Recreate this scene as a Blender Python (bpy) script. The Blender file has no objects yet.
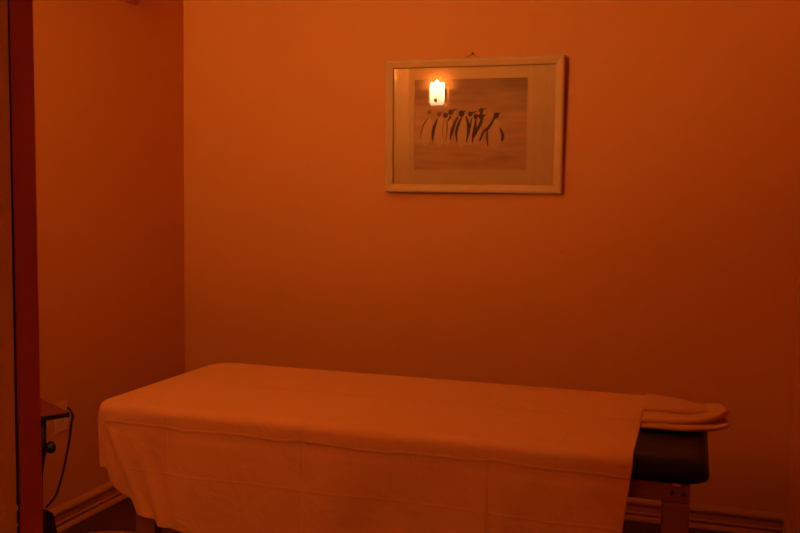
import bpy, bmesh, math, random
import numpy as np
from mathutils import Vector, Matrix

random.seed(4)
SC = bpy.context.scene
COL = SC.collection

# ------------------------------------------------------------ camera
YAW, PITCH, ROLL = .3163, .0755, .0145
cam_d = bpy.data.cameras.new('camera')
cam_d.sensor_width = 36.0
cam_d.lens = 899.68 * 36.0 / 800.0
cam_d.clip_start = .02
cam = bpy.data.objects.new('camera', cam_d)
COL.objects.link(cam)
_f = Vector((-math.sin(YAW)*math.cos(PITCH), math.cos(YAW)*math.cos(PITCH), -math.sin(PITCH)))
_r = Vector((math.cos(YAW), math.sin(YAW), 0))
_u = _r.cross(_f)
_r2 = math.cos(ROLL)*_r + math.sin(ROLL)*_u
_u2 = -math.sin(ROLL)*_r + math.cos(ROLL)*_u
cam.matrix_world = Matrix(((_r2.x, _u2.x, -_f.x, 2.3722),
                           (_r2.y, _u2.y, -_f.y, -3.8497),
                           (_r2.z, _u2.z, -_f.z, 1.3396),
                           (0, 0, 0, 1)))
SC.camera = cam

# ------------------------------------------------------------ world, exposure
w = bpy.data.worlds.new('world'); SC.world = w
w.use_nodes = True
w.node_tree.nodes['Background'].inputs[0].default_value = (0, 0, 0, 1)
w.node_tree.nodes['Background'].inputs[1].default_value = 0
SC.view_settings.view_transform = 'Standard'
SC.view_settings.look = 'None'
SC.view_settings.gamma = 1
SC.view_settings.use_curve_mapping = False
SC.view_settings.exposure = -0.08
# the one lamp of the room: the frosted wall sconce on the wall behind the viewer
LAMP_X, LAMP_Z = .28, 2.045
LAMP_COLOR = (1.0, .40, .075)
SHADE_COLOR = (1.0, .74, .36)
SHADE_STRENGTH = 42.0
BULB_POWER = 268.0
FILL_COLOR = (1.0, .40, .07)  # added fill light over the table
FILL_STRENGTH = 42.0

RX = 2.7665      # right wall
FY = -4.3        # wall behind the viewer
CZ = 2.62        # ceiling

# ------------------------------------------------------------ helpers
def link(o, parent=None):
    COL.objects.link(o)
    if parent is not None:
        o.parent = parent
    return o

def obj(name, bm, m, parent=None, smooth=False, bevel=0, loc=None):
    me = bpy.data.meshes.new(name)
    bmesh.ops.recalc_face_normals(bm, faces=bm.faces)
    bm.to_mesh(me); bm.free()
    for mm in (m if isinstance(m, (list, tuple)) else [m]):
        me.materials.append(mm)
    if smooth:
        for p in me.polygons: p.use_smooth = True
    o = bpy.data.objects.new(name, me)
    link(o, parent)
    if loc is not None: o.location = loc
    if bevel:
        b = o.modifiers.new('bevel', 'BEVEL'); b.width = bevel; b.segments = 3
        b.limit_method = 'ANGLE'; b.angle_limit = math.radians(40)
        b.harden_normals = False
    return o

def thing(name, label, cat, loc=(0, 0, 0), rotz=0, group=None):
    o = bpy.data.objects.new(name, None); link(o)
    o.empty_display_size = .05
    o.location = loc; o.rotation_euler = (0, 0, rotz)
    o['label'] = label; o['category'] = cat
    if group: o['group'] = group
    return o

def tag(o, label, cat, group=None):
    o['label'] = label; o['category'] = cat
    if group: o['group'] = group
    return o

def struct(name, bm, m, **k):
    o = obj(name, bm, m, **k); o['kind'] = 'structure'
    return o

def box(bm, x0, y0, z0, x1, y1, z1, mat=0):
    vs = [bm.verts.new(p) for p in ((x0,y0,z0),(x1,y0,z0),(x1,y1,z0),(x0,y1,z0),
                                    (x0,y0,z1),(x1,y0,z1),(x1,y1,z1),(x0,y1,z1))]
    for f in ((0,3,2,1),(4,5,6,7),(0,1,5,4),(1,2,6,5),(2,3,7,6),(3,0,4,7)):
        bm.faces.new([vs[i] for i in f]).material_index = mat
    return vs

def prism(bm, pts, axis, a, b, mat=0):
    """polygon pts extruded along an axis between a and b"""
    def P(p, t):
        if axis == 0: return (t, p[0], p[1])
        if axis == 1: return (p[0], t, p[1])
        return (p[0], p[1], t)
    A = [bm.verts.new(P(p, a)) for p in pts]; B = [bm.verts.new(P(p, b)) for p in pts]
    n = len(pts)
    for i in range(n):
        bm.faces.new((A[i], A[(i+1) % n], B[(i+1) % n], B[i])).material_index = mat
    bm.faces.new(A[::-1]).material_index = mat
    bm.faces.new(B).material_index = mat

def tube(bm, pts, r, seg=10, mat=0, caps=True):
    pts = [Vector(p) for p in pts]
    rr = r if isinstance(r, (list, tuple)) else [r]*len(pts)
    rings = []
    up = Vector((.3, .2, .93)).normalized()
    for i, p in enumerate(pts):
        t = (pts[min(i+1, len(pts)-1)] - pts[max(i-1, 0)]).normalized()
        a = t.cross(up)
        if a.length < 1e-3: a = t.cross(Vector((1, 0, 0)))
        a.normalize(); b = t.cross(a).normalized()
        rings.append([bm.verts.new(p + rr[i]*(a*math.cos(q) + b*math.sin(q)))
                      for q in (2*math.pi*k/seg for k in range(seg))])
    for i in range(len(rings)-1):
        for k in range(seg):
            bm.faces.new((rings[i][k], rings[i][(k+1) % seg], rings[i+1][(k+1) % seg], rings[i+1][k])).material_index = mat
    if caps:
        bm.faces.new(rings[0][::-1]).material_index = mat
        bm.faces.new(rings[-1]).material_index = mat

def lathe(bm, prof, seg=24, M=None, a0=0, a1=2*math.pi):
    """prof: (r, z) pairs"""
    full = abs(a1-a0-2*math.pi) < 1e-6
    n = seg if full else seg+1
    rings = []
    for r, z in prof:
        ring = []
        for k in range(n):
            q = a0 + (a1-a0)*k/seg
            p = Vector((max(r, 1e-5)*math.cos(q), max(r, 1e-5)*math.sin(q), z))
            ring.append(bm.verts.new(M @ p if M else p))
        rings.append(ring)
    for i in range(len(rings)-1):
        for k in range(seg if full else seg):
            k2 = (k+1) % n
            bm.faces.new((rings[i][k], rings[i][k2], rings[i+1][k2], rings[i+1][k]))

def smooth_path(ctrl, n=40):
    P = [Vector(c) for c in ctrl]; P = [P[0]*2-P[1]] + P + [P[-1]*2-P[-2]]
    out = []
    segs = len(P)-3
    for i in range(segs):
        for k in range(max(2, n//segs)):
            t = k/max(2, n//segs)
            a, b, c, d = P[i:i+4]
            out.append(.5*((2*b)+(c-a)*t+(2*a-5*b+4*c-d)*t*t+(3*b-a-3*c+d)*t**3))
    out.append(P[-2])
    return out

# ------------------------------------------------------------ materials
def mat(name, color, rough=.6, spec=.5, noise=0, nscale=20, bump=0, bscale=200, coat=0, metal=0, stretch=(1, 1, 1), color2=None):
    m = bpy.data.materials.new(name); m.use_nodes = True
    nt = m.node_tree; N = nt.nodes; L = nt.links
    b = N['Principled BSDF']
    b.inputs['Roughness'].default_value = rough
    b.inputs['Specular IOR Level'].default_value = spec
    b.inputs['Metallic'].default_value = metal
    b.inputs['Coat Weight'].default_value = coat
    tc = N.new('ShaderNodeTexCoord'); mp = N.new('ShaderNodeMapping')
    mp.inputs['Scale'].default_value = stretch
    L.new(tc.outputs['Object'], mp.inputs['Vector'])
    n1 = N.new('ShaderNodeTexNoise'); n1.inputs['Scale'].default_value = nscale
    n1.inputs['Detail'].default_value = 4
    L.new(mp.outputs[0], n1.inputs['Vector'])
    mx = N.new('ShaderNodeMix'); mx.data_type = 'RGBA'
    c2 = color2 or tuple(c*(1-noise) for c in color)
    mx.inputs[6].default_value = (*color, 1); mx.inputs[7].default_value = (*c2, 1)
    L.new(n1.outputs['Fac'], mx.inputs[0])
    L.new(mx.outputs[2], b.inputs['Base Color'])
    if bump:
        n2 = N.new('ShaderNodeTexNoise'); n2.inputs['Scale'].default_value = bscale
        n2.inputs['Detail'].default_value = 3
        L.new(mp.outputs[0], n2.inputs['Vector'])
        bp = N.new('ShaderNodeBump'); bp.inputs['Strength'].default_value = bump
        bp.inputs['Distance'].default_value = .002
        L.new(n2.outputs['Fac'], bp.inputs['Height'])
        L.new(bp.outputs[0], b.inputs['Normal'])
    return m

M = {}
M['wall'] = mat('orange_wall_paint', (.76, .33, .095), .55, .35, .05, 3, .25, 140)
M['ceil'] = mat('ceiling_paint', (.80, .58, .36), .8, .3, .04, 3, .15, 120)
M['trim'] = mat('baseboard_wood', (.62, .26, .085), .4, .5, .2, 8, .1, 60, stretch=(1, 1, 6))
M['wall2'] = mat('dimmed_wall_paint', (.22, .095, .035), .6, .35, .05, 3, .25, 140)  # wall paint darkened so the unseen front wall bounces less light
M['post'] = mat('post_paint', (.70, .20, .05), .5, .4, .05, 6, .15, 150)
M['leaf'] = mat('door_paint', (.90, .78, .50), .5, .4, .06, 6, .15, 150)
M['gap_shade'] = mat('door_gap_shade', (.02, .015, .01), .8, .2)  # near-black colour stands for shade in the gap beside the post
M['sheet'] = mat('sheet_cotton', (.76, .38, .17), .9, .1, .05, 14, .5, 420)
M['towel'] = mat('towel_terry', (.74, .38, .17), .95, .05, .08, 30, 1.0, 500)
M['vinyl'] = mat('black_vinyl', (.006, .005, .004), .45, .25, .2, 30, .3, 300)
M['wood'] = mat('table_wood', (.29, .10, .04), .45, .5, .35, 12, .1, 60, stretch=(1, 1, 8))
M['woodx'] = mat('table_wood_rail', (.29, .10, .04), .45, .5, .35, 12, .1, 60, stretch=(1, 8, 8))
M['steel'] = mat('dark_bolt', (.05, .04, .03), .4, .5, metal=.8)
M['tagm'] = mat('pale_tag', (.7, .4, .2), .6)
M['black'] = mat('black_plastic', (.012, .010, .009), .45, .5)
M['plate'] = mat('outlet_plastic', (.80, .50, .28), .35, .5)
M['frame'] = mat('frame_wood', (.76, .50, .27), .45, .4, .12, 10, .1, 80, stretch=(2, 2, 2))
M['mount'] = mat('mount_card', (.80, .52, .28), .9, .1)
M['darkwood'] = mat('side_table_wood', (.24, .035, .018), .35, .5, .3, 10, .1, 60)
M['rug'] = mat('rug_wool', (.50, .20, .08), .95, .05, .2, 60, .8, 300)
M['brass'] = mat('sconce_metal', (.35, .2, .08), .35, .5, metal=.7)

def floor_mat():
    m = bpy.data.materials.new('floor_boards'); m.use_nodes = True
    nt = m.node_tree; N = nt.nodes; L = nt.links; b = N['Principled BSDF']
    b.inputs['Roughness'].default_value = .35
    tc = N.new('ShaderNodeTexCoord')
    br = N.new('ShaderNodeTexBrick'); br.offset = .37
    br.inputs['Scale'].default_value = 1; br.inputs['Brick Width'].default_value = .9
    br.inputs['Row Height'].default_value = .075; br.inputs['Mortar Size'].default_value = .0012
    br.inputs['Color1'].default_value = (.14, .036, .015, 1)
    br.inputs['Color2'].default_value = (.09, .024, .011, 1)
    br.inputs['Mortar'].default_value = (.02, .008, .004, 1)
    L.new(tc.outputs['Object'], br.inputs['Vector'])
    n = N.new('ShaderNodeTexNoise'); n.inputs['Scale'].default_value = 30
    mp = N.new('ShaderNodeMapping'); mp.inputs['Scale'].default_value = (.2, 3, 1)
    L.new(tc.outputs['Object'], mp.inputs[0]); L.new(mp.outputs[0], n.inputs['Vector'])
    mx = N.new('ShaderNodeMix'); mx.data_type = 'RGBA'; mx.blend_type = 'MULTIPLY'
    mx.inputs[0].default_value = .5
    L.new(br.outputs['Color'], mx.inputs[6]); L.new(n.outputs['Fac'], mx.inputs[7])
    L.new(mx.outputs[2], b.inputs['Base Color'])
    return m
M['floor'] = floor_mat()

def print_mat():
    """washed-out photographic print: streaky taupe snow with a darker band on top"""
    m = bpy.data.materials.new('print_paper'); m.use_nodes = True
    nt = m.node_tree; N = nt.nodes; L = nt.links; b = N['Principled BSDF']
    b.inputs['Roughness'].default_value = .7
    tc = N.new('ShaderNodeTexCoord')
    mp = N.new('ShaderNodeMapping'); mp.inputs['Scale'].default_value = (5, 1, 34)
    L.new(tc.outputs['Object'], mp.inputs[0])
    n = N.new('ShaderNodeTexNoise'); n.inputs['Scale'].default_value = 1; n.inputs['Detail'].default_value = 5
    L.new(mp.outputs[0], n.inputs['Vector'])
    sp = N.new('ShaderNodeSeparateXYZ'); L.new(tc.outputs['Object'], sp.inputs[0])
    rm = N.new('ShaderNodeMapRange'); rm.inputs[1].default_value = .04; rm.inputs[2].default_value = .2
    rm.inputs[3].default_value = 0; rm.inputs[4].default_value = .5
    L.new(sp.outputs[2], rm.inputs[0])
    ad = N.new('ShaderNodeMath'); ad.operation = 'ADD'
    L.new(n.outputs['Fac'], ad.inputs[0]); L.new(rm.outputs[0], ad.inputs[1])
    cr = N.new('ShaderNodeValToRGB')
    cr.color_ramp.elements[0].position = .3; cr.color_ramp.elements[0].color = (.78, .42, .22, 1)
    cr.color_ramp.elements[1].position = 1.0; cr.color_ramp.elements[1].color = (.34, .18, .11, 1)
    L.new(ad.outputs[0], cr.inputs[0]); L.new(cr.outputs[0], b.inputs['Base Color'])
    return m
M['print'] = print_mat()
M['pg_dark'] = mat('print_ink_dark', (.085, .045, .03), .7, noise=.5, nscale=150)
M['pg_mid'] = mat('print_ink_mid', (.26, .13, .07), .7, noise=.3, nscale=150)
M['pg_body'] = mat('print_ink_pale', (.82, .47, .26), .7, noise=.15, nscale=90)

def glass_mat():
    m = bpy.data.materials.new('picture_glass'); m.use_nodes = True
    nt = m.node_tree; N = nt.nodes; L = nt.links
    N.remove(N['Principled BSDF'])
    out = [x for x in N if x.type == 'OUTPUT_MATERIAL'][0]
    tr = N.new('ShaderNodeBsdfTransparent'); gl = N.new('ShaderNodeBsdfGlossy')
    gl.inputs['Roughness'].default_value = .0
    fr = N.new('ShaderNodeFresnel'); fr.inputs[0].default_value = 1.5
    mx = N.new('ShaderNodeMixShader')
    L.new(fr.outputs[0], mx.inputs[0]); L.new(tr.outputs[0], mx.inputs[1]); L.new(gl.outputs[0], mx.inputs[2])
    L.new(mx.outputs[0], out.inputs[0])
    return m
M['glass'] = glass_mat()

def glow_mat():
    m = bpy.data.materials.new('frosted_lamp_glass'); m.use_nodes = True
    nt = m.node_tree; N = nt.nodes; L = nt.links; b = N['Principled BSDF']
    b.inputs['Base Color'].default_value = (.9, .8, .65, 1); b.inputs['Roughness'].default_value = .4
    b.inputs['Emission Color'].default_value = (*SHADE_COLOR, 1)
    tc = N.new('ShaderNodeTexCoord'); sp = N.new('ShaderNodeSeparateXYZ')
    L.new(tc.outputs['Object'], sp.inputs[0])
    rm = N.new('ShaderNodeMapRange')     # the bulb sits in the upper half of the glass
    rm.inputs[1].default_value = -.10; rm.inputs[2].default_value = .05
    rm.inputs[3].default_value = .24*SHADE_STRENGTH; rm.inputs[4].default_value = SHADE_STRENGTH
    L.new(sp.outputs[2], rm.inputs[0]); L.new(rm.outputs[0], b.inputs['Emission Strength'])
    return m
M['glow'] = glow_mat()

# ------------------------------------------------------------ room shell
T = .12
bm = bmesh.new(); box(bm, -T, 0, -.05, RX+T, T, CZ); struct('wall_back', bm, M['wall'])
bm = bmesh.new(); box(bm, -T, FY, -.05, 0, 0, CZ); struct('wall_left', bm, M['wall'])
bm = bmesh.new(); box(bm, RX, FY, -.05, RX+T, 0, CZ); struct('wall_right', bm, M['wall'])
bm = bmesh.new(); box(bm, -T, FY-T, -.05, RX+T, FY, CZ); struct('wall_front', bm, M['wall2'])
bm = bmesh.new(); box(bm, -T, FY-T, -.15, RX+T, T, 0); struct('floor', bm, M['floor'])
bm = bmesh.new(); box(bm, -T, FY-T, CZ, RX+T, T, CZ+.1); struct('ceiling', bm, M['ceil'])

# baseboard profile (depth from wall, height)
BP = [(0, 0), (.026, 0), (.026, .006), (.022, .015), (.0125, .019), (.0125, .027), (.017, .029), (.017, .034), (.012, .037),
      (.011, .062), (.0115, .066), (.017, .069), (.018, .076), (.016, .083), (.010, .0905), (.006, .0954), (0, .0954)]
bm = bmesh.new(); prism(bm, [(-d, z) for d, z in BP], 0, 0, RX); struct('baseboard_back', bm, M['trim'])
bm = bmesh.new(); prism(bm, [(d, z) for d, z in BP], 1, FY, 0); struct('baseboard_left', bm, M['trim'])
bm = bmesh.new(); prism(bm, [(RX-d, z) for d, z in BP], 1, FY, 0); struct('baseboard_right', bm, M['trim'])
bm = bmesh.new(); prism(bm, [(FY+d, z) for d, z in BP], 0, 0, RX); struct('baseboard_front', bm, M['trim'])

# painted door post close to the viewer, with the edge of an open panelled door behind it
p0 = Vector((1.3695, -2.7093, 0)); p1 = Vector((1.3965, -2.6890, 0))
dv = (p1-p0).normalized(); nv = Vector((-.66, .75, 0))
bm = bmesh.new()
q = [p0, p1, p1+nv*.035, p0+nv*.035]
prism(bm, [(a.x, a.y) for a in q], 2, 0, CZ)
for v in bm.verts: v.co -= dv*(v.co.z-.74)*.003   # the old post is a little out of plumb
struct('trim_1', bm, M['post'], bevel=.0015)
bm = bmesh.new(); box(bm, 1.350, -2.7120, 0, 1.3672, -2.7085, CZ); struct('gap_shade_strip', bm, M['gap_shade'])  # dark strip put in as the shaded gap between post and door
bm = bmesh.new()
box(bm, 1.328, -3.36, .012, 1.3668, -2.7125, 2.35)
box(bm, 1.3668, -3.36, .838, 1.3695, -2.7125, .846)
box(bm, 1.3668, -3.36, .812, 1.3690, -2.7125, .817)
struct('door_1', bm, M['leaf'], bevel=.001)

# ------------------------------------------------------------ massage table
TX0, TX1, TY0, TY1, TZ, TB = .596, 2.430, -1.495, -.725, .684, .622
tbl = thing('massage_table', 'long wooden massage table with black padded top, draped with a peach sheet', 'massage table',
            ((TX0+TX1)/2, (TY0+TY1)/2, 0))
cx, cy = tbl.location.x, tbl.location.y
# pad: rounded cushion with a soft bulge
def pad():
    bm = bmesh.new()
    hx, hy = (TX1-TX0)/2, (TY1-TY0)/2
    prof = [(0.030, TB), (.010, TB+.001), (.001, TB+.008), (-.001, TB+.018), (.002, TB+.034), (.008, TB+.048), (.018, TB+.058), (.034, TZ)]
    rings = []
    for ins, z in prof:
        ring = []
        R = .055
        for (sx, sy, a0) in ((1, 1, 0), (-1, 1, 90), (-1, -1, 180), (1, -1, 270)):
            R = .10 if (sx, sy) == (-1, 1) else .055
            for k in range(7):
                a = math.radians(a0 + 15*k)
                ring.append(bm.verts.new((sx*(hx-ins-R)+R*math.cos(a), sy*(hy-ins-R)+R*math.sin(a), z)))
        rings.append(ring)
    n = len(rings[0])
    for i in range(len(rings)-1):
        for k in range(n):
            bm.faces.new((rings[i][k], rings[i][(k+1) % n], rings[i+1][(k+1) % n], rings[i+1][k]))
    bm.faces.new(rings[0][::-1]); bm.faces.new(rings[-1])
    return bm
obj('padded_top', pad(), M['vinyl'], tbl, smooth=True)
pdp = tbl.children[0]
bm = bmesh.new()
tube(bm, [((TX1-cx)-.012, y, TB+.0015) for y in (-.33, -.1, .1, .33)], .004)
obj('piping', bm, M['vinyl'], pdp, smooth=True)
hx, hy = (TX1-TX0)/2, (TY1-TY0)/2
for s in (-1, 1):
    bm = bmesh.new(); y = s*(hy-.03)
    box(bm, -hx+.135, y-.012, TB-.052, hx-.045, y+.012, TB-.001)
    obj('side_rail', bm, M['woodx'], tbl, bevel=.003)
for s in (-1, 1):
    bm = bmesh.new(); x = s*(hx-(.07 if s > 0 else .16))
    box(bm, x-.012, -hy+.044, TB-.052, x+.012, hy-.044, TB-.001)
    obj('end_rail', bm, M['wood'], tbl, bevel=.003)
for sx in (-1, 1):
    for sy in (-1, 1):
        bm = bmesh.new()
        ins = .045 if sx > 0 else .135
        xa, xb = sorted((sx*(hx-ins), sx*(hx-ins-.07)))
        ya, yb = sorted((sy*(hy-.0175), sy*(hy-.062)))
        if sy < 0: zt = TB-.054
        else: zt = TB-.054
        box(bm, xa, ya, 0, xb, yb, zt)
        obj('leg', bm, M['wood'], tbl, bevel=.004)
for x, z in ((2.340, TB-.026), (2.368, TB-.028)):
    bm = bmesh.new()
    lathe(bm, [(0, .006), (.0035, .006), (.005, .004), (.005, 0)], 16, Matrix.Translation((x-cx, -hy+.0185, z)) @ Matrix.Rotation(math.radians(90), 4, 'X'))
    obj('bolt', bm, M['steel'], tbl, smooth=True)
bm = bmesh.new()
box(bm, 2.340-cx, -hy+.0150, TB-.0085, 2.362-cx, -hy+.0178, TB-.001)
obj('maker_tag', bm, M['tagm'], tbl, bevel=.001)['label'] = 'small pale tag under the pad'
bm = bmesh.new(); box(bm, -hx+.182, -.012, .185, hx-.092, .012, .225); obj('stretcher', bm, M['woodx'], tbl, bevel=.003)
for s in (-1, 1):
    bm = bmesh.new(); x = s*(hx-(.08 if s > 0 else .17)); box(bm, x-.012, -hy+.0625, .175, x+.012, hy-.0625, .23); obj('cross_stretcher', bm, M['wood'], tbl, bevel=.003)

# ------------------------------------------------------------ sheet: flat top, rounded edge, hanging skirt on three sides
def drape_sheet():
    off, R, CR, HX = .006, .030, .055, 2.242
    path = []            # (x, y, nx, ny, perimeter length)
    CF = .10
    xc, yn, yf = TX0+CR, TY0+CR, TY1-CF
    for k in range(151): path.append((HX+(xc-HX)*k/150, TY0, 0, -1))
    for k in range(1, 40):
        a = math.radians(270-90*k/40); path.append((xc+CR*math.cos(a), yn+CR*math.sin(a), math.cos(a), math.sin(a)))
    for k in range(61): path.append((TX0, yn+(yf-yn)*k/60, -1, 0))
    for k in range(1, 12):
        a = math.radians(180-90*k/12); path.append((TX0+CF+CF*math.cos(a), yf+CF*math.sin(a), math.cos(a), math.sin(a)))
    for k in range(91): path.append((TX0+CF+(HX-TX0-CF)*k/90, TY1, 0, 1))
    def sm(t): t = max(0, min(1, t)); return t*t*(3-2*t)
    bm = bmesh.new(); lay = bm.verts.layers.float_vector.new('flat')
    cols = []
    cyy = (TY0+TY1)/2; plen = 0; prev = None
    NT, NA, ND = 14, 7, 30
    for (x, y, nx, ny) in path:
        if prev: plen += math.hypot(x-prev[0], y-prev[1])
        prev = (x, y)
        near = ny < -.5
        col = []
        sx, sy = min(max(x, TX0+.36), HX), cyy
        ex, ey = x-nx*(R-off), y-ny*(R-off)
        for k in range(NT):
            t = k/NT
            px, py = sx+(ex-sx)*t, sy+(ey-sy)*t
            z = TZ+.0045 + .0012*math.sin(px*7+1)*math.sin(py*9)
            v = bm.verts.new((px, py, z)); v[lay] = (px, py, 0); col.append(v)
        cd = math.degrees(math.atan2(-nx, -ny)) if ny < 0 else 90
        # total hanging depth below the top
        if ny < 0 and nx > -.999:      # near side and its corner
            u = x-TX0
            D = .346 + .026*sm(u/.35)
            if ny > -.999: D = .346-.130*sm((cd-12)/50)
        elif nx < -.5: D = .216+.01*math.sin(y*9)*sm((y-TY0-.1)*5)
        else: D = .24
        # angle around the near left corner, 0 on the long side .. 1 on the end
        for k in range(NA+1):
            a = math.pi/2*k/NA
            o = off-R+R*math.sin(a); z = TZ+.0045-R+R*math.cos(a)
            v = bm.verts.new((x+nx*o, y+ny*o, z)); fl = R*a
            v[lay] = (x+nx*(off-R+fl), y+ny*(off-R+fl), 0); col.append(v)
        for k in range(1, ND+1):
            d = (D-R)*k/ND; q = d/.3
            o = off; tx = 0
            if near:
                X = x
                w = sm(q*1.3)
                o += w*(.010*math.sin(X*6.1+.6)+.006*math.sin(X*13.7+2.2*q)+.003*math.sin(X*27+1)) + .012*q
                # the cloth tucks in just under the pad, then swings out again
                o -= .006*math.exp(-((d-.045)/.012)**2)
                # diagonal drag fold out of the left corner
                c0 = TX0+.10+.35*d; o += .010*w*math.exp(-((X-c0)/.035)**2) - .009*w*math.exp(-((X-c0-.06)/.03)**2)
                # left hem leans to the right towards the floor, right hem leans a little left
                tx = .125*(q**1.3)*math.exp(-(max(0, X-xc)/.13)**2)*(1-.6*sm(cd/50)) - .034*q*math.exp(-((X-HX)/.2)**2)
            elif nx < -.7:
                o += .010*sm(q*1.5)*math.sin(y*11+1)+.004
            # pleat at the near left corner
            pp = plen-plen_c
            o -= sm(q*4)*.034*math.exp(-((pp+.034)/.0065)**2)
            o += sm(q*4)*.008*math.exp(-((pp+.060)/.015)**2)+sm(q*4)*.006*math.exp(-((pp+.010)/.012)**2)
            o = max(o, off-.001 if d < TZ-TB else -.03)
            v = bm.verts.new((x+nx*o+tx, y+ny*o, TZ+.0045-R-d))
            fl = off-R+R*math.pi/2+d
            v[lay] = (x+nx*fl, y+ny*fl, 0); col.append(v)
        cols.append(col)
    for i in range(len(cols)-1):
        for k in range(len(cols[0])-1):
            q = (cols[i][k], cols[i+1][k], cols[i+1][k+1], cols[i][k+1])
            bm.faces.new(q)
    bmesh.ops.remove_doubles(bm, verts=bm.verts, dist=.00005)
    return bm
plen_c = (2.242-TX0-.055)+.055*math.radians(62)
bm = drape_sheet()
sheet = obj('bed_sheet', bm, M['sheet'], smooth=True)
sub = sheet.modifiers.new('sub', 'SUBSURF'); sub.levels = 1; sub.render_levels = 1
so = sheet.modifiers.new('thick', 'SOLIDIFY'); so.thickness = .0012; so.offset = 1
tag(sheet, 'smooth peach cotton sheet draped over the massage table, hanging down its long side', 'sheet')

def sheet_creases(m):
    """ironed fold lines and gentle rumples, as bump over the sheet's own flat coordinates"""
    nt = m.node_tree; N = nt.nodes; L = nt.links; b = N['Principled BSDF']
    at = N.new('ShaderNodeAttribute'); at.attribute_name = 'flat'
    sp = N.new('ShaderNodeSeparateXYZ'); L.new(at.outputs['Vector'], sp.inputs[0])
    nz = N.new('ShaderNodeTexNoise'); nz.inputs['Scale'].default_value = 5
    L.new(at.outputs['Vector'], nz.inputs['Vector'])
    total = None
    def add(sock):
        nonlocal total
        if total is None: total = sock; return
        a = N.new('ShaderNodeMath'); a.operation = 'ADD'
        L.new(total, a.inputs[0]); L.new(sock, a.inputs[1]); total = a.outputs[0]
    def line(axis, pos, width, amp, wob=.01, lim=None):
        w1 = N.new('ShaderNodeMath'); w1.operation = 'MULTIPLY_ADD'
        L.new(nz.outputs['Fac'], w1.inputs[0]); w1.inputs[1].default_value = wob
        L.new(sp.outputs[axis], w1.inputs[2])
        s = N.new('ShaderNodeMath'); s.operation = 'SUBTRACT'; L.new(w1.outputs[0], s.inputs[0]); s.inputs[1].default_value = pos+wob/2
        a = N.new('ShaderNodeMath'); a.operation = 'ABSOLUTE'; L.new(s.outputs[0], a.inputs[0])
        r = N.new('ShaderNodeMapRange'); r.interpolation_type = 'SMOOTHSTEP'
        r.inputs[1].default_value = 0; r.inputs[2].default_value = width; r.inputs[3].default_value = amp; r.inputs[4].default_value = 0
        L.new(a.outputs[0], r.inputs[0])
        o = r.outputs[0]
        if lim is not None:
            ax, val, sg = lim
            g = N.new('ShaderNodeMath'); g.operation = 'LESS_THAN' if sg < 0 else 'GREATER_THAN'
            L.new(sp.outputs[ax], g.inputs[0]); g.inputs[1].default_value = val
            mm = N.new('ShaderNodeMath'); mm.operation = 'MULTIPLY'; L.new(o, mm.inputs[0]); L.new(g.outputs[0], mm.inputs[1]); o = mm.outputs[0]
        add(o)
    yc = TY0-.050
    line(0, 1.315, .006, .9, .006, (1, TY0+.03, -1))
    line(0, 1.862, .006, 1.2, .006, (1, yc, -1))
    line(0, 2.05, .008, .5, .006)
    line(0, .86, .006, .4)
    line(1, yc, .007, 1.0, .03)
    line(1, TY0-.19, .006, .5, .02)
    line(1, TY0+.055, .006, .6, .01)
    line(1, -1.1, .006, .35, .01)
    n3 = N.new('ShaderNodeTexNoise'); n3.inputs['Scale'].default_value = 9; n3.inputs['Detail'].default_value = 3
    n3.inputs['Distortion'].default_value = 1.2
    L.new(at.outputs['Vector'], n3.inputs['Vector'])
    k = N.new('ShaderNodeMath'); k.operation = 'MULTIPLY'; k.inputs[1].default_value = 4.5
    L.new(n3.outputs['Fac'], k.inputs[0]); add(k.outputs[0])
    n4 = N.new('ShaderNodeTexNoise'); n4.inputs['Scale'].default_value = 500
    L.new(at.outputs['Vector'], n4.inputs['Vector'])
    k = N.new('ShaderNodeMath'); k.operation = 'MULTIPLY'; k.inputs[1].default_value = .15
    L.new(n4.outputs['Fac'], k.inputs[0]); add(k.outputs[0])
    bp = N.new('ShaderNodeBump'); bp.inputs['Strength'].default_value = .8; bp.inputs['Distance'].default_value = .0022
    L.new(total, bp.inputs['Height']); L.new(bp.outputs[0], b.inputs['Normal'])
sheet_creases(M['sheet'])

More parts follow.
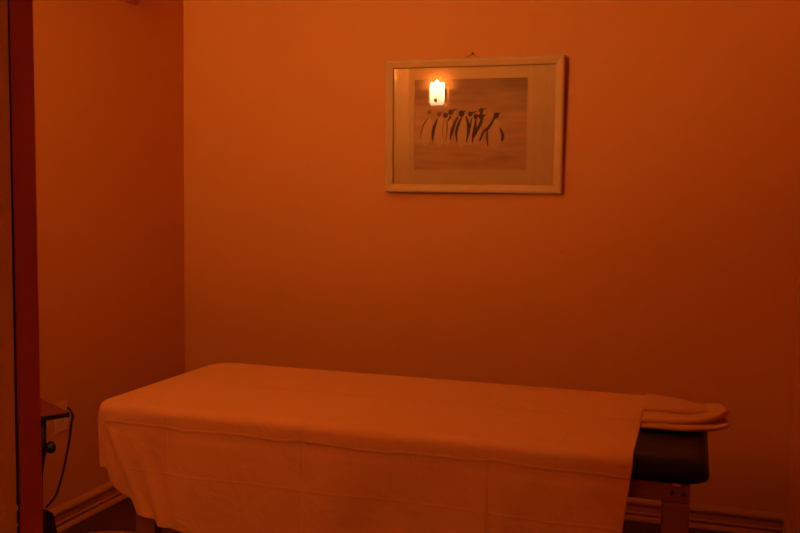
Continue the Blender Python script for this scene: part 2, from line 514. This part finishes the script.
# ------------------------------------------------------------ folded towel on the bare end of the pad
def towel_layer(bm, x0, x1, y0, y1, z0, th, nx=44, ny=26, taper=.0, lift=0.0, seed=0, frontlift=0):
    """pillowy slab with round folded rim; taper narrows it to the right end"""
    r = random.Random(seed)
    ph = [r.uniform(0, 6) for _ in range(6)]
    top, bot = [], []
    for i in range(nx+1):
        u = i/nx; rt, rb = [], []
        for j in range(ny+1):
            v = j/ny
            # rounded end
            ex = math.sqrt(max(0, 1-max(0, (u-.86)/.14)**2)) if u > .86 else 1
            ya = y0+(y1-y0)*taper*u**2*.5; yb = y1-(y1-y0)*taper*u**1.5
            y = (ya+yb)/2 + (v-.5)*(yb-ya)*(.55+.45*ex)
            x = x0+(x1-x0)*u + .008*math.sin(5*v+ph[0])*u
            edge = min(v, 1-v)/.12; fy = math.sqrt(max(0, 1-(1-min(1, edge))**2))
            eu = min(1, (1-u)/.09); fx = math.sqrt(max(0, 1-(1-eu)**2))
            f = fy*fx
            wav = .002*math.sin(7*u+2*v+ph[1])+.001*math.sin(15*u-4*v+ph[2])+.0015*math.sin(4*v+ph[3]+3*u)
            zc = z0+th/2 + lift*max(0, u-.4)**1.5 + frontlift*(1-v)*u
            rt.append(bm.verts.new((x, y, zc+(th/2)*f+wav*f)))
            rb.append(bm.verts.new((x, y, max(zc-(th/2)*f*.96, .6884 if x < 2.44 else 0))) if 0 < i < nx and 0 < j < ny or i == 0 else rt[-1])
        top.append(rt); bot.append(rb)
    for i in range(nx):
        for j in range(ny):
            bm.faces.new((top[i][j], top[i+1][j], top[i+1][j+1], top[i][j+1]))
            q = [bot[i][j], bot[i][j+1], bot[i+1][j+1], bot[i+1][j]]
            if len(set(q)) == 4:
                try: bm.faces.new(q)
                except ValueError: pass
bm = bmesh.new()
towel_layer(bm, 2.247, 2.482, -1.228, -.975, .6885, .020, taper=.22, lift=.03, seed=1)
towel_layer(bm, 2.247, 2.478, -1.215, -.970, .7015, .023, taper=.30, lift=.055, seed=2)
towel_layer(bm, 2.247, 2.462, -1.150, -.968, .7195, .024, taper=.42, lift=-.02, seed=5)
tw = obj('folded_towel', bm, M['towel'], smooth=True)
tag(tw, 'thick peach towel folded in layers on the black end of the massage table', 'towel')

# ------------------------------------------------------------ framed penguin print
PX0, PX1, PZ0, PZ1 = 1.049, 1.831, 1.368, 1.9445
pc = Vector(((PX0+PX1)/2, -.030, (PZ0+PZ1)/2))
pic = thing('framed_picture', 'pale wooden framed print of a row of penguins hanging on the orange back wall', 'picture', pc)
pic.rotation_euler = (math.radians(1.7), 0, math.radians(1.25))
PW, PH = (PX1-PX0)/2, (PZ1-PZ0)/2
fw = .036
def frame_bm():
    bm = bmesh.new()
    prof = [(0, .012), (0, -.010), (.004, -.014), (.012, -.015), (.022, -.012), (.028, -.011), (.034, -.009), (fw, -.006), (fw, .003), (.028, .004), (.028, .012)]
    cor = [(-1, -1), (1, -1), (1, 1), (-1, 1)]
    rings = [[bm.verts.new((sx*(PW-d), y, sz*(PH-d))) for d, y in prof] for sx, sz in cor]
    n = len(prof)
    for i in range(4):
        A, B = rings[i], rings[(i+1) % 4]
        for k in range(n):
            bm.faces.new((A[k], A[(k+1) % n], B[(k+1) % n], B[k]))
    return bm
obj('frame', frame_bm(), M['frame'], pic)
mx0, mz0 = PW-.029, PH-.029
# print window in picture coordinates
def pl(px, py):
    """photo print coordinates -> picture-local x, z"""
    u = (px-416)/112.0; v = (py-80)/91.0
    return (1.180+.4965*u - pc.x, 1.8575-.390*v - pc.z)
wx0, wz1 = pl(416, 80); wx1, wz0 = pl(528, 171)
bm = bmesh.new()
box(bm, -mx0, .004, -mz0, wx0, .0055, mz0); box(bm, wx1, .004, -mz0, mx0, .0055, mz0)
box(bm, wx0, .004, -mz0, wx1, .0055, wz0); box(bm, wx0, .004, wz1, wx1, .0055, mz0)
obj('mount', bm, M['mount'], pic)['label'] = 'wide plain mount card'
bm = bmesh.new(); box(bm, -mx0, .0090, -mz0, mx0, .0110, mz0); obj('backing_board', bm, M['mount'], pic)
bm = bmesh.new(); box(bm, -mx0, .0005, -mz0, mx0, .0020, mz0); obj('glass_pane', bm, M['glass'], pic)
bm = bmesh.new()
box(bm, wx0-.006, .0062, wz0-.006, wx1+.006, .0085, wz1+.006, 0)
YD = [.00612]
def poly(pts, mi):
    YD[0] -= .0000012
    vs = [bm.verts.new((*[pl(*p)[0]], YD[0], pl(*p)[1])) for p in pts]
    f = bm.faces.new(vs); f.material_index = mi
def blob(c, rx, ry, mi, rot=0, n=14):
    pts = []
    for k in range(n):
        a = 2*math.pi*k/n; x, y = rx*math.cos(a), ry*math.sin(a)
        pts.append((c[0]+x*math.cos(rot)-y*math.sin(rot), c[1]+x*math.sin(rot)+y*math.cos(rot)))
    poly(pts, mi)
def stroke(pts, ws, mi):
    P2 = [Vector((*p, 0)) for p in pts]
    P2 = smooth_path(P2, 12); n = len(P2)
    Lf, Rt = [], []
    for i, p in enumerate(P2):
        t = (P2[min(i+1, n-1)]-P2[max(i-1, 0)]).normalized(); nn = Vector((-t.y, t.x, 0))
        s = i/(n-1)*(len(ws)-1); k = min(int(s), len(ws)-2); wv = ws[k]+(ws[k+1]-ws[k])*(s-k)
        Lf.append(p+nn*wv/2); Rt.append(p-nn*wv/2)
    for i in range(n-1):
        poly([(Lf[i].x, Lf[i].y), (Lf[i+1].x, Lf[i+1].y), (Rt[i+1].x, Rt[i+1].y), (Rt[i].x, Rt[i].y)], mi)
# bodies (pale), from the back row to the front
for c, rx, ry, rot in (((428.5, 132), 5, 15, .10), ((442, 133), 5.5, 15, .06), ((450, 132), 4.5, 14, .05), ((464.5, 134), 4.6, 15, .04),
                       ((473, 133), 3.6, 13, .05), ((480, 133), 3.4, 13, .12), ((497.5, 135), 5.8, 14.5, .03)):
    blob(c, rx, ry, 3, rot, 24)
# backs and flippers
stroke([(430, 118), (426, 124), (423.3, 132), (422, 139)], [1.6, 1.5, 1.2, .4], 2)
stroke([(439.5, 119), (436.8, 126), (435, 134), (434.6, 142)], [1.2, 3.0, 3.4, .8], 1)
stroke([(449, 120), (449.4, 130), (448, 142)], [1, 1.4, .5], 2)
stroke([(446, 121), (445, 131), (446, 140)], [.6, .9, .3], 2)
stroke([(453, 117), (451, 120), (450.2, 122)], [3, 1.8, .6], 1)
stroke([(460, 117), (457, 124), (454.3, 132), (452.5, 141)], [1.5, 3.0, 3.4, .8], 1)
stroke([(464, 118), (460.5, 126), (458.7, 134), (459.6, 144)], [1.4, 3.0, 2.6, .6], 1)
stroke([(468.5, 117), (470.5, 125), (470.8, 133), (468.8, 143)], [1.4, 3.0, 3.2, .8], 1)
stroke([(474, 119), (472.5, 127), (470, 138)], [1, 2, .6], 1)
stroke([(478, 120), (477.5, 128), (475.8, 136), (474.6, 144)], [1.4, 3.2, 2.8, .8], 1)
stroke([(484.5, 119), (482.5, 125), (479.5, 131), (477, 138)], [2.4, 3.6, 2.8, .8], 1)
stroke([(496, 119), (493.8, 124), (490.5, 129), (486, 133), (482, 142)], [1.6, 2.6, 3.0, 2.4, 1.6], 1)
stroke([(489.5, 130), (489.4, 138), (490.2, 147)], [1.2, 2.0, .8], 1)
stroke([(501.6, 128.5), (503.8, 133), (504.9, 138), (504, 142.5)], [.6, 2.6, 3.2, 1.6], 1)
# heads and bills
for c, r, b, mi in (((431, 112.5), 2.1, None, 2), ((441, 115), 2.0, (445, 113), 2), ((447.5, 116), 2.5, (451, 114.5), 1), ((452.8, 113), 2.6, (459.4, 109), 1),
                    ((463.6, 114.5), 3.0, (468.8, 111.2), 1), ((472.5, 115), 2.4, (479.5, 112.3), 1), ((478, 117.5), 2.3, (483, 116), 1),
                    ((483.2, 111.6), 2.4, (488.2, 109.1), 1), ((483.4, 117.6), 2.7, (489.6, 115.8), 1), ((498.2, 116.6), 2.7, (502.6, 113.6), 1)):
    blob(c, r, r*1.1, mi)
    if b: stroke([(c[0]+.6, c[1]-.5), ((c[0]+b[0])/2+.3, (c[1]+b[1])/2-.4), b], [2.6, 1.3, .3], mi)
stroke([(497, 118), (495.5, 121)], [3, 2], 1)
stroke([(483.3, 113), (483.5, 116)], [2.6, 3], 1)
obj('print', bm, [M['print'], M['pg_dark'], M['pg_mid'], M['pg_body']], pic)['label'] = 'photographic print of ten penguins walking in blown snow'

hk = thing('picture_hook', 'small dark nail and wire above the penguin picture', 'hook', (1.431, 0, 1.9695))
bm = bmesh.new(); lathe(bm, [(0, .011), (.004, .010), (.0045, .007), (.0015, .005), (.0015, -.004)], 14, Matrix.Rotation(math.radians(90), 4, 'X'))
obj('nail', bm, M['black'], hk, smooth=True)
bm = bmesh.new(); tube(bm, smooth_path([(.0, -.006, -.001), (-.016, -.007, -.010), (-.045, -.006, -.024)], 10), .0009, 6); tube(bm, smooth_path([(.0, -.006, -.001), (.02, -.007, -.014), (.045, -.006, -.026)], 10), .0006, 6)
obj('wire', bm, M['steel'], hk, smooth=True)
bm = bmesh.new(); lathe(bm, [(0, .003), (.0022, .002), (.0022, -.003)], 10, Matrix.Rotation(math.radians(90), 4, 'X'))
tag(obj('nail', bm, M['black'], loc=(1.838, 0, 1.12), smooth=True), 'tiny dark nail head alone on the bare wall below the picture', 'nail')

# ------------------------------------------------------------ wall sconce behind the viewer (seen mirrored in the picture glass)
sc = thing('wall_sconce', 'lit frosted glass wall sconce mirrored in the picture glass', 'wall lamp', (LAMP_X, FY, LAMP_Z))
bm = bmesh.new(); box(bm, -.055, 0, -.09, .055, .012, .09); obj('back_plate', bm, M['brass'], sc, bevel=.003)
bm = bmesh.new()
n = 20
def shade_pt(k, z, r):
    a = math.radians(12+156*k/n); w = 1 if z > -.07 else 1-.16*((-.07-z)/.035)**1.5
    return (.072*w*math.cos(a)*r, .02+.075*w*math.sin(a)*r, z)
zs = [-.105, -.100, -.09, -.075, -.05, -.02, .02, .06, .10]
G = [[bm.verts.new(shade_pt(k, z, 1)) for k in range(n+1)] for z in zs]
for i in range(len(zs)-1):
    for k in range(n): bm.faces.new((G[i][k], G[i][k+1], G[i+1][k+1], G[i+1][k]))
sh = obj('glass_shade', bm, M['glow'], sc, smooth=True)
s2 = sh.modifiers.new('t', 'SOLIDIFY'); s2.thickness = .004
bm = bmesh.new()
F = [bm.verts.new((shade_pt(k, -.103, .97))) for k in range(n+1)]
F2 = [bm.verts.new((p.co.x, p.co.y, -.108)) for p in F]
b0 = [bm.verts.new((-.05, .0125, z)) for z in (-.103, -.108)]; b1 = [bm.verts.new((.05, .0125, z)) for z in (-.103, -.108)]
bm.faces.new(F+[b0[0], b1[0]]); bm.faces.new((F2+[b0[1], b1[1]])[::-1])
loop = F+[b0[0], b1[0]]; loop2 = F2+[b0[1], b1[1]]
for i in range(len(loop)): bm.faces.new((loop[i], loop[(i+1) % len(loop)], loop2[(i+1) % len(loop)], loop2[i]))
obj('bottom_plate', bm, M['brass'], sc)
for s in (-1, 1):
    bm = bmesh.new(); xa, xb = sorted((s*.074, s*.088)); box(bm, xa, .012, -.080, xb, .066, .045)
    box(bm, min(s*.05, s*.087), .0125, -.06, max(s*.05, s*.087), .018, -.03)
    obj('side_bracket', bm, M['brass'], sc, bevel=.002)
bm = bmesh.new(); lathe(bm, [(0, .022), (.011, .019), (.017, .011), (.012, .002), (.004, 0), (.004, -.004)], 16, Matrix.Translation((0, .0965, -.062)) @ Matrix.Rotation(math.radians(-90), 4, 'X'))
obj('finial', bm, M['brass'], sc, smooth=True)
# the bulb shines up and out over the open rim; its spot cone is shaped to leave everything lower dark
ld = bpy.data.lights.new('bulb', 'SPOT'); ld.energy = BULB_POWER; ld.color = LAMP_COLOR; ld.shadow_soft_size = .012
ld.spot_size = math.radians(92); ld.spot_blend = .5
lb = bpy.data.objects.new('bulb', ld); link(lb, sc); lb.location = (0, .055, .105)
l2 = bpy.data.lights.new('bulb_glow', 'POINT'); l2.energy = 75; l2.color = LAMP_COLOR; l2.shadow_soft_size = .022
lc = bpy.data.objects.new('bulb_glow', l2); link(lc, sc); lc.location = (0, .045, .065)
lb.rotation_euler = (math.radians(90+19), 0, math.radians(0))

# fill light added out of view above the massage table to brighten the sheet
cl = thing('fill_light', 'added unseen fill light with a round glowing diffuser above the massage table', 'fill light', (1.05, -1.32, CZ))
bm = bmesh.new(); lathe(bm, [(0, 0), (.15, 0), (.15, -.035), (.128, -.045), (.122, -.035), (.122, -.012), (0, -.012)], 40); obj('rim', bm, M['frame'], cl, smooth=False)
mc = bpy.data.materials.new('fill_diffuser'); mc.use_nodes = True
mc.node_tree.nodes['Principled BSDF'].inputs['Emission Color'].default_value = (*FILL_COLOR, 1)
mc.node_tree.nodes['Principled BSDF'].inputs['Emission Strength'].default_value = FILL_STRENGTH
bm = bmesh.new(); lathe(bm, [(0, -.014), (.120, -.014), (.120, -.030), (.10, -.034), (0, -.036)], 40); obj('diffuser', bm, mc, cl, smooth=False)

# ------------------------------------------------------------ left wall: fixture at the top, outlet, side table, cord
wf = thing('wall_light_bowl', 'rounded orange bowl light on the left wall, only its bottom in view', 'wall lamp', (0, -.425, 2.168))
bm = bmesh.new()
lathe(bm, [(.002, 0), (.03, .001), (.05, .006), (.064, .018), (.072, .036), (.075, .055), (.070, .055), (.066, .04), (.056, .022), (.03, .01), (.002, .009)],
      24, Matrix.Rotation(math.radians(-90), 4, 'Z') , 0, math.pi)
for v in bm.verts: v.co.x *= .4
obj('bowl', bm, M['post'], wf, smooth=True)
bm = bmesh.new(); box(bm, 0, -.03, .03, .008, .03, .055); obj('bracket', bm, M['steel'], wf)

ot = thing('wall_outlet', 'pale electrical outlet plate on the left wall behind the small table', 'outlet', (0, -.917, .4525))
bm = bmesh.new(); box(bm, 0, -.0375, -.0575, .006, .0375, .0575); obj('cover_plate', bm, M['plate'], ot, bevel=.002)
for s in (-1, 1):
    bm = bmesh.new(); lathe(bm, [(0, .0015), (.015, .0015), (.017, 0)], 20, Matrix.Translation((.006, 0, s*.0195)) @ Matrix.Rotation(math.radians(90), 4, 'Y'))
    so_ = obj('socket', bm, M['plate'], ot, smooth=False)
    bm = bmesh.new()
    for yy in (-.006, .006): box(bm, .0074, yy-.001, s*.0195-.003, .0079, yy+.001, s*.0195+.005)
    obj('slot', bm, M['black'], so_)

# small side table rotated against the walls; corner nearest the massage table
ST = .62
st = thing('side_table', 'small dark red side table against the left wall, half hidden by the post', 'side table', (.431, -1.404, 0), math.atan2(.5, -.866)-math.pi/2)
# local +y runs towards the wall, local +x runs away along (.5,.866)... front edge goes along local -x
e2 = .27
bm = bmesh.new(); box(bm, -.26, 0, ST-.004, 0, e2, ST); obj('table_top', bm, M['darkwood'], st, bevel=.001)
bm = bmesh.new(); box(bm, -.259, .001, ST-.017, -.001, e2-.001, ST-.0041); obj('edge_shade', bm, M['black'], st)['label'] = 'dark band standing for shade along the table edge'  # black band paints the shade on the table's edge
for lx, ly in ((-.079, .022), (-.239, .022), (-.079, e2-.03), (-.239, e2-.03)):
    bm = bmesh.new()
    tube(bm, [(lx, ly, ST-.0175), (lx-.001, ly, .50), (lx-.012, ly, .42), (lx-.014, ly, .012), (lx-.014, ly, 0)], [.009, .009, .007, .006, .006], 12)
    obj('leg', bm, M['black'], st, smooth=True)
bm = bmesh.new(); lathe(bm, [(0, .026), (.010, .029), (.019, .023), (.020, .012), (.015, .003), (.008, 0)], 18,
      Matrix.Translation((-.079+.006, .018, .507)) @ Matrix.Rotation(math.radians(90), 4, 'Y'))
obj('clamp_knob', bm, M['black'], st, smooth=True)

bm = bmesh.new()
tube(bm, smooth_path([(.40, -1.375, ST+.0045), (.424, -1.394, ST+.0045), (.4415, -1.403, ST-.012), (.420, -1.386, .568), (.40, -1.366, .527), (.35, -1.32, .451), (.28, -1.252, .364), (.21, -1.188, .282), (.15, -1.137, .218), (.085, -1.108, .158)], 70), .0042, 10)
tag(obj('cord', bm, M['black'], smooth=True), 'thin black cord hanging from the side table to the floor', 'cord')
bm = bmesh.new()
prism(bm, [(-.07, 0), (-.19, 0), (-.185, .13), (-.14, .162), (-.105, .136)], 0, -.035, .03)
pb = obj('plug_box', bm, M['black'], bevel=.004, loc=(.085, -1.0, .0005))
tag(pb, 'small black box on the floor where the thin cord ends', 'box')

bm = bmesh.new()
lathe(bm, [(0, .0), (.29, 0), (.30, .004), (.296, .010), (.285, .012), (0, .012)], 56)
rg = obj('floor_mat', bm, M['rug'], smooth=False, loc=(.345, -1.17, .0005))
tag(rg, 'round reddish brown floor mat at the foot of the massage table', 'mat')
